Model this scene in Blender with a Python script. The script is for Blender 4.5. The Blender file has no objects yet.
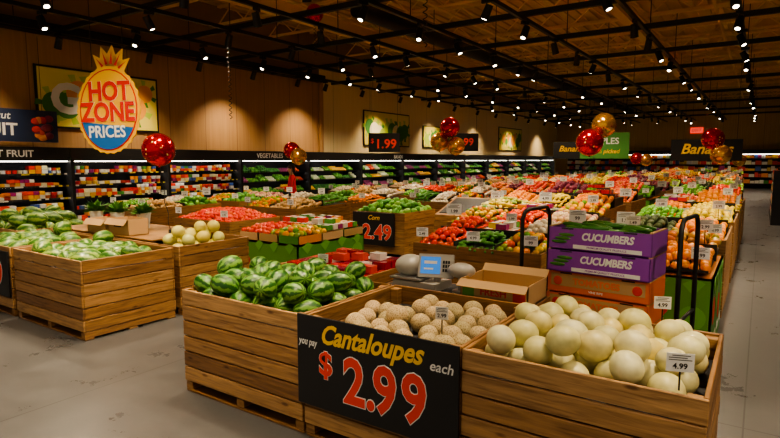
import bpy, math, random
from mathutils import Vector, Matrix, Euler
random.seed(7)
scene = bpy.context.scene
R = random.Random(11)
try:
    scene.view_settings.view_transform = 'AgX'; scene.view_settings.look = 'AgX - Medium High Contrast'
except Exception: pass

# ------------------------------------------------------------------ materials
MATS = {}
def nodes_of(name):
    m = bpy.data.materials.new(name); m.use_nodes = True
    nt = m.node_tree; b = nt.nodes['Principled BSDF']
    return m, nt, b
def mat(name, col, rough=0.6, metal=0.0, emit=0.0, emcol=None, coat=0.0):
    if name in MATS: return MATS[name]
    m, nt, b = nodes_of(name)
    b.inputs['Base Color'].default_value = (*col, 1)
    b.inputs['Roughness'].default_value = rough
    b.inputs['Metallic'].default_value = metal
    if coat: b.inputs['Coat Weight'].default_value = coat
    if emit:
        b.inputs['Emission Color'].default_value = (*(emcol or col), 1)
        b.inputs['Emission Strength'].default_value = emit
    MATS[name] = m; return m
def ramp(nt, cols, mode='LINEAR', pos=None):
    r = nt.nodes.new('ShaderNodeValToRGB'); cr = r.color_ramp; cr.interpolation = mode
    n = len(cols)
    while len(cr.elements) < n: cr.elements.new(0.5)
    for i, c in enumerate(cols):
        p = pos[i] if pos else (i / n if mode == 'CONSTANT' else i / max(1, n - 1))
        cr.elements[i].position = p
        cr.elements[i].color = (*c, 1)
    return r
def mat_rand(name, cols, rough=0.4, mode='LINEAR', noise=0.0, nscale=20, coat=0.0):
    """colour chosen per separate piece of the mesh"""
    if name in MATS: return MATS[name]
    m, nt, b = nodes_of(name)
    g = nt.nodes.new('ShaderNodeNewGeometry')
    r = ramp(nt, cols, mode)
    nt.links.new(g.outputs['Random Per Island'], r.inputs[0])
    out = r.outputs[0]
    if noise:
        tc = nt.nodes.new('ShaderNodeTexCoord'); n = nt.nodes.new('ShaderNodeTexNoise')
        n.inputs['Scale'].default_value = nscale
        nt.links.new(tc.outputs['Object'], n.inputs['Vector'])
        mx = nt.nodes.new('ShaderNodeMix'); mx.data_type = 'RGBA'; mx.blend_type = 'MULTIPLY'
        mx.inputs[0].default_value = noise
        nt.links.new(out, mx.inputs[6]); 
        r2 = ramp(nt, [(0.35, 0.35, 0.25), (1.2, 1.2, 1.2)], pos=[0.3, 0.7])
        nt.links.new(n.outputs[0], r2.inputs[0]); nt.links.new(r2.outputs[0], mx.inputs[7])
        out = mx.outputs[2]
    nt.links.new(out, b.inputs['Base Color'])
    b.inputs['Roughness'].default_value = rough
    if coat: b.inputs['Coat Weight'].default_value = coat
    MATS[name] = m; return m

def wood_mat(name, cols):
    m, nt, b = nodes_of(name)
    g = nt.nodes.new('ShaderNodeNewGeometry'); r = ramp(nt, cols)
    nt.links.new(g.outputs['Random Per Island'], r.inputs[0])
    tc = nt.nodes.new('ShaderNodeTexCoord'); mp = nt.nodes.new('ShaderNodeMapping')
    mp.inputs['Scale'].default_value = (2.2, 2.2, 30)
    nt.links.new(tc.outputs['Object'], mp.inputs[0])
    n = nt.nodes.new('ShaderNodeTexNoise'); n.inputs['Scale'].default_value = 1.6
    n.inputs['Detail'].default_value = 6; n.inputs['Distortion'].default_value = 0.6
    nt.links.new(mp.outputs[0], n.inputs['Vector'])
    r2 = ramp(nt, [(0.42, 0.35, 0.3), (0.85, 0.82, 0.8), (1.2, 1.16, 1.12)], pos=[0.28, 0.5, 0.72])
    nt.links.new(n.outputs[0], r2.inputs[0])
    mp2 = nt.nodes.new('ShaderNodeMapping'); mp2.inputs['Scale'].default_value = (2.5, 2.5, 7)
    nt.links.new(tc.outputs['Object'], mp2.inputs[0])
    v = nt.nodes.new('ShaderNodeTexVoronoi'); v.inputs['Scale'].default_value = 1.3
    nt.links.new(mp2.outputs[0], v.inputs['Vector'])
    r3 = ramp(nt, [(0.25, 0.17, 0.12), (1, 1, 1)], pos=[0.07, 0.15])
    nt.links.new(v.outputs['Distance'], r3.inputs[0])
    mx = nt.nodes.new('ShaderNodeMix'); mx.data_type = 'RGBA'; mx.blend_type = 'MULTIPLY'; mx.inputs[0].default_value = 0.95
    nt.links.new(r.outputs[0], mx.inputs[6]); nt.links.new(r2.outputs[0], mx.inputs[7])
    mx2 = nt.nodes.new('ShaderNodeMix'); mx2.data_type = 'RGBA'; mx2.blend_type = 'MULTIPLY'; mx2.inputs[0].default_value = 0.85
    nt.links.new(mx.outputs[2], mx2.inputs[6]); nt.links.new(r3.outputs[0], mx2.inputs[7])
    nt.links.new(mx2.outputs[2], b.inputs['Base Color'])
    b.inputs['Roughness'].default_value = 0.5
    bp = nt.nodes.new('ShaderNodeBump'); bp.inputs['Strength'].default_value = 0.3; bp.inputs['Distance'].default_value = 0.01
    nt.links.new(n.outputs[0], bp.inputs['Height']); nt.links.new(bp.outputs[0], b.inputs['Normal'])
    MATS[name] = m; return m
WOOD = wood_mat('pallet_wood', [(0.23, 0.115, 0.042), (0.44, 0.25, 0.098), (0.30, 0.155, 0.055), (0.53, 0.325, 0.14), (0.37, 0.2, 0.074)])

def floor_mat():
    m, nt, b = nodes_of('polished_concrete')
    tc = nt.nodes.new('ShaderNodeTexCoord')
    n = nt.nodes.new('ShaderNodeTexNoise'); n.inputs['Scale'].default_value = 1.6; n.inputs['Detail'].default_value = 12; n.inputs['Roughness'].default_value = 0.72
    nt.links.new(tc.outputs['Object'], n.inputs['Vector'])
    r = ramp(nt, [(0.075, 0.075, 0.076), (0.098, 0.097, 0.097), (0.13, 0.128, 0.126)], pos=[0.3, 0.5, 0.72])
    nt.links.new(n.outputs[0], r.inputs[0])
    br = nt.nodes.new('ShaderNodeTexBrick'); br.offset = 0; br.inputs['Scale'].default_value = 1
    br.inputs['Brick Width'].default_value = 4.5; br.inputs['Row Height'].default_value = 4.5
    br.inputs['Mortar Size'].default_value = 0.006
    br.inputs['Color1'].default_value = (1, 1, 1, 1); br.inputs['Color2'].default_value = (1, 1, 1, 1); br.inputs['Mortar'].default_value = (0.35, 0.35, 0.35, 1)
    nt.links.new(tc.outputs['Object'], br.inputs['Vector'])
    mx = nt.nodes.new('ShaderNodeMix'); mx.data_type = 'RGBA'; mx.blend_type = 'MULTIPLY'; mx.inputs[0].default_value = 1
    nt.links.new(r.outputs[0], mx.inputs[6]); nt.links.new(br.outputs['Color'], mx.inputs[7])
    nt.links.new(mx.outputs[2], b.inputs['Base Color'])
    r2 = ramp(nt, [(0.26, 0.26, 0.26), (0.36, 0.36, 0.36)], pos=[0.35, 0.65]); nt.links.new(n.outputs[0], r2.inputs[0])
    nt.links.new(r2.outputs[0], b.inputs['Roughness'])
    return m
def panel_mat(name, c1, c2, width=0.6, axis=1):
    m, nt, b = nodes_of(name)
    tc = nt.nodes.new('ShaderNodeTexCoord')
    mp = nt.nodes.new('ShaderNodeMapping'); mp.inputs['Scale'].default_value = (14, 14, 0.5)
    nt.links.new(tc.outputs['Object'], mp.inputs[0])
    n = nt.nodes.new('ShaderNodeTexNoise'); n.inputs['Scale'].default_value = 1; n.inputs['Detail'].default_value = 4
    nt.links.new(mp.outputs[0], n.inputs['Vector'])
    r = ramp(nt, [c1, c2], pos=[0.3, 0.7]); nt.links.new(n.outputs[0], r.inputs[0])
    sp = nt.nodes.new('ShaderNodeSeparateXYZ'); nt.links.new(tc.outputs['Object'], sp.inputs[0])
    md = nt.nodes.new('ShaderNodeMath'); md.operation = 'PINGPONG'; md.inputs[1].default_value = width / 2
    nt.links.new(sp.outputs[axis], md.inputs[0])
    cp = nt.nodes.new('ShaderNodeMath'); cp.operation = 'LESS_THAN'; cp.inputs[1].default_value = 0.012
    nt.links.new(md.outputs[0], cp.inputs[0])
    mx = nt.nodes.new('ShaderNodeMix'); mx.data_type = 'RGBA'
    nt.links.new(cp.outputs[0], mx.inputs[0]); nt.links.new(r.outputs[0], mx.inputs[6])
    mx.inputs[7].default_value = (c1[0] * 0.6, c1[1] * 0.6, c1[2] * 0.6, 1)
    nt.links.new(mx.outputs[2], b.inputs['Base Color']); b.inputs['Roughness'].default_value = 0.6
    return m

def melon_mat(name, dark, light, stripes, pos=(0.45, 0.62)):
    m, nt, b = nodes_of(name)
    uv = nt.nodes.new('ShaderNodeUVMap'); uv.uv_map = 'UVMap'
    tc = nt.nodes.new('ShaderNodeTexCoord')
    n = nt.nodes.new('ShaderNodeTexNoise'); n.inputs['Scale'].default_value = 30; n.inputs['Detail'].default_value = 4
    nt.links.new(tc.outputs['Object'], n.inputs['Vector'])
    sp = nt.nodes.new('ShaderNodeSeparateXYZ'); nt.links.new(uv.outputs[0], sp.inputs[0])
    a = nt.nodes.new('ShaderNodeMath'); a.operation = 'MULTIPLY_ADD'; a.inputs[1].default_value = 0.13
    nt.links.new(n.outputs[0], a.inputs[0]); nt.links.new(sp.outputs[0], a.inputs[2])
    s = nt.nodes.new('ShaderNodeMath'); s.operation = 'MULTIPLY'; s.inputs[1].default_value = stripes * 2 * math.pi
    nt.links.new(a.outputs[0], s.inputs[0])
    si = nt.nodes.new('ShaderNodeMath'); si.operation = 'SINE'; nt.links.new(s.outputs[0], si.inputs[0])
    ma = nt.nodes.new('ShaderNodeMapRange'); ma.inputs[1].default_value = -1; ma.inputs[2].default_value = 1
    nt.links.new(si.outputs[0], ma.inputs[0])
    r = ramp(nt, [dark, dark, light, light], pos=[0, pos[0], pos[1], 1]); nt.links.new(ma.outputs[0], r.inputs[0])
    g = nt.nodes.new('ShaderNodeNewGeometry'); rg = ramp(nt, [(0.6, 0.75, 0.55), (1.15, 1.1, 1.0)]); nt.links.new(g.outputs['Random Per Island'], rg.inputs[0])
    mx = nt.nodes.new('ShaderNodeMix'); mx.data_type = 'RGBA'; mx.blend_type = 'MULTIPLY'; mx.inputs[0].default_value = 1
    nt.links.new(r.outputs[0], mx.inputs[6]); nt.links.new(rg.outputs[0], mx.inputs[7])
    nt.links.new(mx.outputs[2], b.inputs['Base Color'])
    b.inputs['Roughness'].default_value = 0.35; b.inputs['Coat Weight'].default_value = 0.15
    MATS[name] = m; return m
M_WATER = melon_mat('watermelon_rind', (0.02, 0.10, 0.015), (0.18, 0.36, 0.07), 8)
M_WATER2 = melon_mat('large_watermelon_rind', (0.035, 0.13, 0.018), (0.24, 0.35, 0.07), 7, (0.4, 0.75))

def netted():
    m, nt, b = nodes_of('cantaloupe_rind')
    tc = nt.nodes.new('ShaderNodeTexCoord')
    v = nt.nodes.new('ShaderNodeTexVoronoi'); v.feature = 'DISTANCE_TO_EDGE'; v.inputs['Scale'].default_value = 70
    nt.links.new(tc.outputs['Object'], v.inputs['Vector'])
    r = ramp(nt, [(0.62, 0.50, 0.31), (0.36, 0.265, 0.13)], pos=[0.05, 0.25]); nt.links.new(v.outputs[0], r.inputs[0])
    g = nt.nodes.new('ShaderNodeNewGeometry'); r2 = ramp(nt, [(0.75, 0.78, 0.64), (1.1, 1.02, 0.93)])
    nt.links.new(g.outputs['Random Per Island'], r2.inputs[0])
    mx = nt.nodes.new('ShaderNodeMix'); mx.data_type = 'RGBA'; mx.blend_type = 'MULTIPLY'; mx.inputs[0].default_value = 1
    nt.links.new(r.outputs[0], mx.inputs[6]); nt.links.new(r2.outputs[0], mx.inputs[7])
    nt.links.new(mx.outputs[2], b.inputs['Base Color']); b.inputs['Roughness'].default_value = 0.75
    bp = nt.nodes.new('ShaderNodeBump'); bp.inputs['Strength'].default_value = 0.4; bp.inputs['Distance'].default_value = 0.004; bp.invert = True
    nt.links.new(v.outputs[0], bp.inputs['Height']); nt.links.new(bp.outputs[0], b.inputs['Normal'])
    return m
M_CANT = netted()
M_HONEY = mat_rand('honeydew_rind', [(0.74, 0.66, 0.30), (0.78, 0.73, 0.42), (0.66, 0.62, 0.23), (0.78, 0.72, 0.38), (0.72, 0.58, 0.14), (0.78, 0.75, 0.45), (0.70, 0.66, 0.28)], 0.4, noise=0.3, nscale=18, coat=0.15)
M_YMEL = mat_rand('yellow_melon_rind', [(0.70, 0.55, 0.09), (0.56, 0.58, 0.2)], 0.4)
BLACK = mat('black_metal', (0.008, 0.008, 0.009), 0.5, 0.0)
BLACKP = mat('black_board', (0.010, 0.010, 0.012), 0.5)
PAD = mat_rand('foam_pad', [(0.045, 0.047, 0.055), (0.06, 0.062, 0.07)], 0.8, noise=0.6, nscale=40)
WHITE = mat('white_card', (0.8, 0.8, 0.78), 0.6)
YEL = mat('sign_yellow', (0.9, 0.56, 0.015), 0.5)
ORG = mat('sign_red', (0.82, 0.045, 0.008), 0.5)
KRAFT = mat_rand('kraft_cardboard', [(0.56, 0.36, 0.17), (0.48, 0.30, 0.14)], 0.8)
GREYM = mat('grey_metal', (0.45, 0.45, 0.46), 0.35, 0.7)

# ------------------------------------------------------------------ mesh builder
SPH = {}
def sph(seg, rings):
    k = (seg, rings)
    if k not in SPH:
        vs = [Vector((0, 0, 1))]; 
        for j in range(1, rings):
            th = math.pi * j / rings
            for i in range(seg):
                ph = 2 * math.pi * i / seg
                vs.append(Vector((math.sin(th) * math.cos(ph), math.sin(th) * math.sin(ph), math.cos(th))))
        vs.append(Vector((0, 0, -1)))
        fs = []; us = []
        for i in range(seg):
            i2 = (i + 1) % seg
            fs.append((0, 1 + i, 1 + i2)); us.append(((i + .5) / seg, 0, i / seg, 1 / rings, (i + 1) / seg, 1 / rings))
        for j in range(rings - 2):
            a = 1 + j * seg; b = a + seg
            for i in range(seg):
                i2 = (i + 1) % seg
                fs.append((a + i, b + i, b + i2, a + i2))
                us.append((i / seg, (j + 1) / rings, i / seg, (j + 2) / rings, (i + 1) / seg, (j + 2) / rings, (i + 1) / seg, (j + 1) / rings))
        l = len(vs) - 1; a = 1 + (rings - 2) * seg
        for i in range(seg):
            i2 = (i + 1) % seg
            fs.append((l, a + i2, a + i)); us.append(((i + .5) / seg, 1, (i + 1) / seg, 1 - 1 / rings, i / seg, 1 - 1 / rings))
        SPH[k] = (vs, fs, us)
    return SPH[k]

class MB:
    def __init__(s): s.v = []; s.f = []; s.m = []; s.u = []; s.sm = []; s.mats = []
    def mi(s, m):
        if m not in s.mats: s.mats.append(m)
        return s.mats.index(m)
    def add(s, vs, fs, m, M=None, smooth=False, us=None):
        o = len(s.v); k = s.mi(m)
        if M is not None: s.v.extend([(M @ Vector(p))[:] for p in vs])
        else: s.v.extend([tuple(p) for p in vs])
        for i, f in enumerate(fs):
            s.f.append(tuple(o + a for a in f)); s.m.append(k); s.sm.append(smooth)
            if us: s.u.extend(us[i])
            else: s.u.extend([0.0] * (2 * len(f)))
    def box(s, x0, x1, y0, y1, z0, z1, m, M=None):
        vs = [(x0, y0, z0), (x1, y0, z0), (x1, y1, z0), (x0, y1, z0), (x0, y0, z1), (x1, y0, z1), (x1, y1, z1), (x0, y1, z1)]
        s.add(vs, [(0, 3, 2, 1), (4, 5, 6, 7), (0, 1, 5, 4), (1, 2, 6, 5), (2, 3, 7, 6), (3, 0, 4, 7)], m, M)
    def ell(s, c, r, m, rot=None, seg=12, rings=8):
        vs, fs, us = sph(seg, rings)
        if rot is None:
            o = [(c[0] + r[0] * p.x, c[1] + r[1] * p.y, c[2] + r[2] * p.z) for p in vs]
        else:
            R3 = rot.to_3x3() if hasattr(rot, 'to_3x3') else rot
            A = R3 @ Matrix.Diagonal(Vector(r)); C = Vector(c)
            o = [(A @ p + C)[:] for p in vs]
        s.add(o, fs, m, None, True, us)
    def cyl(s, p0, p1, r0, m, r1=None, seg=10, smooth=True, caps=True):
        p0 = Vector(p0); p1 = Vector(p1); r1 = r0 if r1 is None else r1
        d = (p1 - p0).normalized(); q = d.to_track_quat('Z', 'Y')
        vs = []
        for p, r in ((p0, r0), (p1, r1)):
            for i in range(seg):
                a = 2 * math.pi * i / seg
                vs.append((p + q @ Vector((r * math.cos(a), r * math.sin(a), 0)))[:])
        fs = [(i, (i + 1) % seg, seg + (i + 1) % seg, seg + i) for i in range(seg)]
        s.add(vs, fs, m, None, smooth)
        if caps:
            s.add(vs, [tuple(range(seg - 1, -1, -1)), tuple(range(seg, 2 * seg))], m)
    def tube(s, pts, r, m, seg=8):
        pts = [Vector(p) for p in pts]; vs = []; n = len(pts); up = None
        for k, p in enumerate(pts):
            d = (pts[min(k + 1, n - 1)] - pts[max(k - 1, 0)]).normalized()
            if up is None: up = d.orthogonal().normalized()
            else: up = (up - d * up.dot(d)).normalized()
            b = d.cross(up); rr = r[k] if isinstance(r, (list, tuple)) else r
            for i in range(seg):
                a = 2 * math.pi * i / seg
                vs.append((p + up * rr * math.cos(a) + b * rr * math.sin(a))[:])
        fs = [(k * seg + i, k * seg + (i + 1) % seg, (k + 1) * seg + (i + 1) % seg, (k + 1) * seg + i) for k in range(n - 1) for i in range(seg)]
        fs += [tuple(range(seg - 1, -1, -1)), tuple((n - 1) * seg + i for i in range(seg))]
        s.add(vs, fs, m, None, True)
    def poly(s, pts2, thick, m, M):
        n = len(pts2)
        vs = [(x, y, 0) for x, y in pts2] + [(x, y, thick) for x, y in pts2]
        fs = [tuple(range(n - 1, -1, -1)), tuple(range(n, 2 * n))] + [(i, (i + 1) % n, n + (i + 1) % n, n + i) for i in range(n)]
        s.add(vs, fs, m, M)
    def text(s, t, size, m, M, off=0.0, shear=0.0, ext=0.001, align='CENTER', sx=1.0):
        vs, fs = text_geo(t, size, off, shear, ext, align)
        if sx != 1: vs = [(x * sx, y, z) for x, y, z in vs]
        s.add(vs, fs, m, M)
    def build(s, name, bevel=0, parent=None):
        me = bpy.data.meshes.new(name); me.from_pydata(s.v, [], s.f)
        for m in s.mats: me.materials.append(m)
        me.polygons.foreach_set('material_index', s.m); me.polygons.foreach_set('use_smooth', s.sm)
        uv = me.uv_layers.new(name='UVMap'); uv.data.foreach_set('uv', s.u)
        me.update()
        ob = bpy.data.objects.new(name, me); scene.collection.objects.link(ob)
        if bevel:
            b = ob.modifiers.new('bevel', 'BEVEL'); b.width = bevel; b.segments = 1; b.limit_method = 'ANGLE'
        if parent: ob.parent = parent
        return ob
TG = {}
def text_geo(t, size, off, shear, ext, align):
    k = (t, size, off, shear, ext, align)
    if k in TG: return TG[k]
    c = bpy.data.curves.new('txt', 'FONT'); c.body = t; c.size = size; c.offset = off * size; c.shear = shear; c.extrude = ext
    c.align_x = align; c.align_y = 'CENTER'; c.resolution_u = 3
    o = bpy.data.objects.new('txt', c); scene.collection.objects.link(o)
    dg = bpy.context.evaluated_depsgraph_get(); me = bpy.data.meshes.new_from_object(o.evaluated_get(dg))
    vs = [tuple(v.co) for v in me.vertices]; fs = [tuple(p.vertices) for p in me.polygons]
    bpy.data.objects.remove(o); bpy.data.curves.remove(c); bpy.data.meshes.remove(me)
    TG[k] = (vs, fs); return TG[k]
def fr(o, right, up=(0, 0, 1)):
    r = Vector(right).normalized(); u = Vector(up).normalized(); n = r.cross(u).normalized(); o = Vector(o)
    return Matrix(((r.x, u.x, n.x, o.x), (r.y, u.y, n.y, o.y), (r.z, u.z, n.z, o.z), (0, 0, 0, 1)))
def rrot(): return Euler((R.uniform(0, 6.28), R.uniform(0, 6.28), R.uniform(0, 6.28))).to_matrix()

# ------------------------------------------------------------------ room shell
def simple_box(name, x0, x1, y0, y1, z0, z1, m):
    b = MB(); b.box(x0, x1, y0, y1, z0, z1, m); return b.build(name)
simple_box('floor', -14.3, 9, -5, 46, -0.1, 0, floor_mat())
WALLW = panel_mat('wood_wall_panel', (0.37, 0.20, 0.08), (0.45, 0.255, 0.11), 1.2)
WALLC = panel_mat('cream_wall_panel', (0.74, 0.57, 0.29), (0.80, 0.64, 0.35), 2.4)
b = MB(); b.box(-14.3, -14, -5, 16, 0, 5.0, WALLW); b.box(-14.3, -14.0, 16, 46, 0, 5.3, WALLC)
b.box(-14.3, -14.02, -5, 46, 5.0, 6.6, mat('upper_wall', (0.30, 0.18, 0.07), 0.8))
b.build('wall_left')
b = MB(); b.box(-13.99, -13.7, -5, 16, 4.78, 5.02, BLACKP); b.box(-13.99, -13.9, 15.9, 16.1, 2.2, 4.78, WALLW); b.build('trim_1')
BACKW = panel_mat('back_wall_panel', (0.45, 0.30, 0.13), (0.55, 0.38, 0.18), 2.4, axis=0)
simple_box('wall_back', -14.3, 9, 45, 45.3, 0, 6.6, BACKW)
simple_box('wall_right', 8.7, 9, -5, 46, 0, 6.6, BACKW)
DECK = mat('ceiling_deck', (0.70, 0.46, 0.17), 0.75)
b = MB(); b.box(-14.3, 9, -5, 46, 6.6, 6.7, DECK)
x = -14
while x < 9: b.box(x, x + 0.12, -5, 46, 6.54, 6.6, DECK); x += 0.35
b.build('ceiling')
JO = mat('joist_paint', (0.80, 0.56, 0.23), 0.6)
jb = MB(); jb.box(-13.9, 8.6, -0.06, 0.06, 6.46, 6.53, JO); jb.box(-13.9, 8.6, -0.05, 0.05, 5.95, 6.01, JO)
x = -13.9; k = 0
while x < 8.2:
    z0, z1 = (6.0, 6.46) if k % 2 == 0 else (6.46, 6.0)
    jb.cyl((x, 0, z0), (x + 0.55, 0, z1), 0.022, JO, seg=5); x += 0.55; k += 1
j0 = jb.build('ceiling_joist'); j0.location.y = -3
for i in range(1, 24):
    o = bpy.data.objects.new('ceiling_joist', j0.data); o.location.y = -3 + i * 2.05; scene.collection.objects.link(o)
for gx in (-10.3, -3.2, 4.0):
    b = MB(); b.box(gx - 0.12, gx + 0.12, -5, 44.9, 5.9, 5.94, JO); b.box(gx - 0.02, gx + 0.02, -5, 44.9, 5.55, 5.9, JO); b.box(gx - 0.12, gx + 0.12, -5, 44.9, 5.51, 5.55, JO)
    b.build('ceiling_girder')
b = MB(); b.cyl((-6.8, -5, 5.6), (-6.8, 44.9, 5.6), 0.04, JO, seg=8); b.cyl((-1.2, -5, 5.7), (-1.2, 44.9, 5.7), 0.04, JO, seg=8); b.build('sprinkler_pipe')
b = MB(); b.cyl((2.4, 8, 5.5), (2.4, 44.9, 5.5), 0.26, JO, seg=16); b.cyl((-8.4, 11, 5.55), (-8.4, 44.9, 5.55), 0.2, BLACKP, seg=14); b.build('ventilation_duct')

# tracks and lights
TX = [-12.6, -11.0, -9.4, -7.6, -5.8, -4.0, -2.2, -0.5, 1.4, 3.4]
TZ = 4.62
for tx in TX:
    b = MB(); b.box(tx - 0.035, tx + 0.035, -4, 44, TZ - 0.03, TZ + 0.04, BLACK)
    y = -3
    while y < 44: b.cyl((tx, y, TZ + .04), (tx, y, 5.94), 0.01, BLACK, seg=5); y += 4.1
    b.build('lighting_track')
for ty in [0.6, 2.4, 4.2, 6.2, 8.2, 10.6, 13, 16, 19, 22.5, 26.5, 31, 36, 40]:
    b = MB(); b.box(-13.4, 8.4, ty - 0.04, ty + 0.04, TZ + 0.045, TZ + 0.15, BLACK); b.build('lighting_track')
GLOW = mat('lamp_face', (1, 0.9, 0.75), 0.5, emit=20, emcol=(1, 0.88, 0.68))
fb = MB(); fb.box(-0.03, 0.03, -0.09, 0.09, -0.06, 0, BLACK); fb.cyl((0, 0, -0.05), (0, 0, -0.14), 0.012, BLACK, seg=6)
tilt = Matrix.Rotation(math.radians(25), 3, 'X')
def tp(z): return tilt @ Vector((0, 0, z)) + Vector((0, 0, -0.22))
fb.cyl(tp(.13), tp(-.11), 0.065, BLACK, r1=0.075, seg=14)
fb.cyl(tp(-.11), tp(-.114), 0.042, GLOW, seg=14)
ld = bpy.data.lights.new('track_spot', 'SPOT'); ld.energy = 450; ld.color = (1, 0.79, 0.53); ld.spot_size = math.radians(96); ld.spot_blend = 0.85; ld.shadow_soft_size = 0.09
f0 = None; cnt = 0
for ix, tx in enumerate(TX):
    y = 0.9 + (ix % 2) * 0.9
    while y < 42:
        if f0 is None: o = f0 = fb.build('track_light')
        else: o = bpy.data.objects.new('track_light', f0.data); scene.collection.objects.link(o)
        yy = y + R.uniform(-.3, .3)
        o.location = (tx, yy, TZ - 0.03)
        rz = R.choice([0, math.pi, math.pi / 2, -math.pi / 2]) + R.uniform(-0.5, 0.5)
        if ix == 0: rz = math.pi / 2
        o.rotation_euler = (0, 0, rz)
        if cnt % 2 == 0 or (y < 4.5 and 4 <= ix <= 8):
            l = bpy.data.objects.new('spot_lamp', ld); scene.collection.objects.link(l); l.parent = o
            l.location = tp(-.125); l.rotation_euler = (math.radians(25), 0, 0)
        cnt += 1
        y += 1.75 if y < 16 else 2.6

# ------------------------------------------------------------------ bins & piles
def bin_(x0, x1, y0, y1, h=0.86, n=6, pad=0.15, name='wooden_produce_bin', bevel=0.004):
    b = MB(); t = 0.022; pb = 0.09
    ph = (h - pb) / n
    for i in range(n):
        z0 = pb + i * ph + 0.005; z1 = pb + (i + 1) * ph - 0.005; j = R.uniform(-0.003, 0.003)
        b.box(x0 + j, x1 + j, y0, y0 + t, z0, z1, WOOD); b.box(x0 - j, x1 - j, y1 - t, y1, z0, z1, WOOD)
        b.box(x0, x0 + t, y0 + t + .002, y1 - t - .002, z0, z1, WOOD); b.box(x1 - t, x1, y0 + t + .002, y1 - t - .002, z0, z1, WOOD)
    for cx in (x0 + t, x1 - t - 0.07):
        for cy in (y0 + t, y1 - t - 0.07): b.box(cx, cx + 0.07, cy, cy + 0.07, pb, h - 0.02, WOOD)
    for cx in (x0, (x0 + x1) / 2 - 0.04, x1 - 0.08): b.box(cx, cx + 0.08, y0 + 0.01, y1 - 0.01, 0.022, pb - 0.004, WOOD)
    for k in range(3):
        cy = y0 + 0.01 + k * (y1 - y0 - 0.12) / 2; b.box(x0, x1, cy, cy + 0.1, 0, 0.02, WOOD)
    b.box(x0 + t, x1 - t, y0 + t, y1 - t, h - pad - 0.02, h - pad, PAD)
    b.box(x0 + t, x1 - t, y0 + t, y1 - t, pb + .01, pb + 0.02, BLACKP)
    return b.build(name, bevel=bevel)

def pack(x0, x1, y0, y1, r, n, base, tries=40, rv=0.08, ok=None):
    P = []
    for i in range(n):
        rr = r * (1 + R.uniform(-rv, rv)); best = None
        for _ in range(tries):
            x = R.uniform(x0 + rr, x1 - rr); y = R.uniform(y0 + rr, y1 - rr)
            if ok and not ok(x, y): continue
            z = base + rr
            for (px, py, pz, pr) in P:
                d2 = (x - px) ** 2 + (y - py) ** 2; s = rr + pr
                if d2 < s * s: z = max(z, pz + math.sqrt(s * s - d2))
            e = z + 0.03 * (((x - (x0 + x1) / 2) / (x1 - x0)) ** 2 + ((y - (y0 + y1) / 2) / (y1 - y0)) ** 2) * 4
            if best is None or e < best[0]: best = (e, x, y, z, rr)
        if best: P.append(best[1:])
    return P
def pile(name, rect, r, n, base, m, shape=(1, 1, 1), seg=20, rings=12, tries=60, rv=0.08, ok=None, extra=None):
    b = MB()
    for (x, y, z, rr) in pack(*rect, r, n, base, tries, rv, ok):
        e = Euler((R.uniform(-0.4, 0.4) + math.pi / 2, R.uniform(-.4, .4), R.uniform(0, 6.28))).to_matrix()
        b.ell((x, y, z), (rr * shape[0], rr * shape[1], rr * shape[2]), m, e, seg, rings)
        if extra: extra(b, x, y, z, rr, e)
    return b.build(name)

bin_(-3.85, -2.54, 2.68, 3.80)
bin_(-2.52, -1.335, 2.68, 3.80)
bin_(-1.325, -0.13, 2.68, 3.80)
STEM = mat('stem_scar', (.28, .22, .06), .8)
def scar(b, x, y, z, rr, e): b.ell(Vector((x, y, z)) + e @ Vector((0, 0, rr * 1.03)), (.008, .008, .005), STEM, e, 8, 5)
pile('watermelon_pile', (-3.82, -2.57, 2.71, 3.77), 0.086, 56, 0.71, M_WATER, (1.0, 1.0, 1.3), tries=120)
pile('cantaloupe_pile', (-2.49, -1.36, 2.71, 3.77), 0.071, 33, 0.71, M_CANT, (1, 1, 1.04), extra=scar, tries=100, ok=lambda x, y: not (x < -2.1 and y > 3.3) and not (x < -2.25 and y < 3.0))
pile('honeydew_pile', (-1.30, -0.16, 2.71, 3.77), 0.078, 60, 0.71, M_HONEY, (0.98, 0.98, 1.12), seg=24, rings=14, extra=scar, tries=100, rv=.12)

# cantaloupe sign
b = MB(); b.box(-2.55, -1.33, 2.655, 2.672, 0.25, 0.87, BLACKP)
F = fr((-1.94, 2.653, 0.56), (1, 0, 0))
T = lambda x, y: F @ Matrix.Translation((x, y, 0))
b.text('Cantaloupes', 0.18, YEL, T(-0.02, 0.205) @ Matrix.Rotation(0.02, 4, 'Z'), off=0.026, shear=0.4, sx=0.86)
b.text('you pay', 0.07, WHITE, T(-0.515, 0.13), shear=0.2, off=0.01, sx=0.72)
b.text('each', 0.085, WHITE, T(0.50, 0.165), shear=0.2, off=0.01)
for ch, dx in (('2', -.145), ('.', -.015), ('9', .09), ('9', .30)):
    b.text(ch, 0.42, WHITE, F @ Matrix.Translation((dx + .02, -0.08, 0)), off=0.04, sx=0.84)
    b.text(ch, 0.42, ORG, F @ Matrix.Translation((dx + .02, -0.08, 0.002)), off=0.024, sx=0.84)
b.text('$', 0.22, WHITE, F @ Matrix.Translation((-0.36, 0.0, 0)), off=0.04)
b.text('$', 0.22, ORG, F @ Matrix.Translation((-0.36, 0.0, 0.002)), off=0.024)
b.build('price_sign_board')

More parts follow.
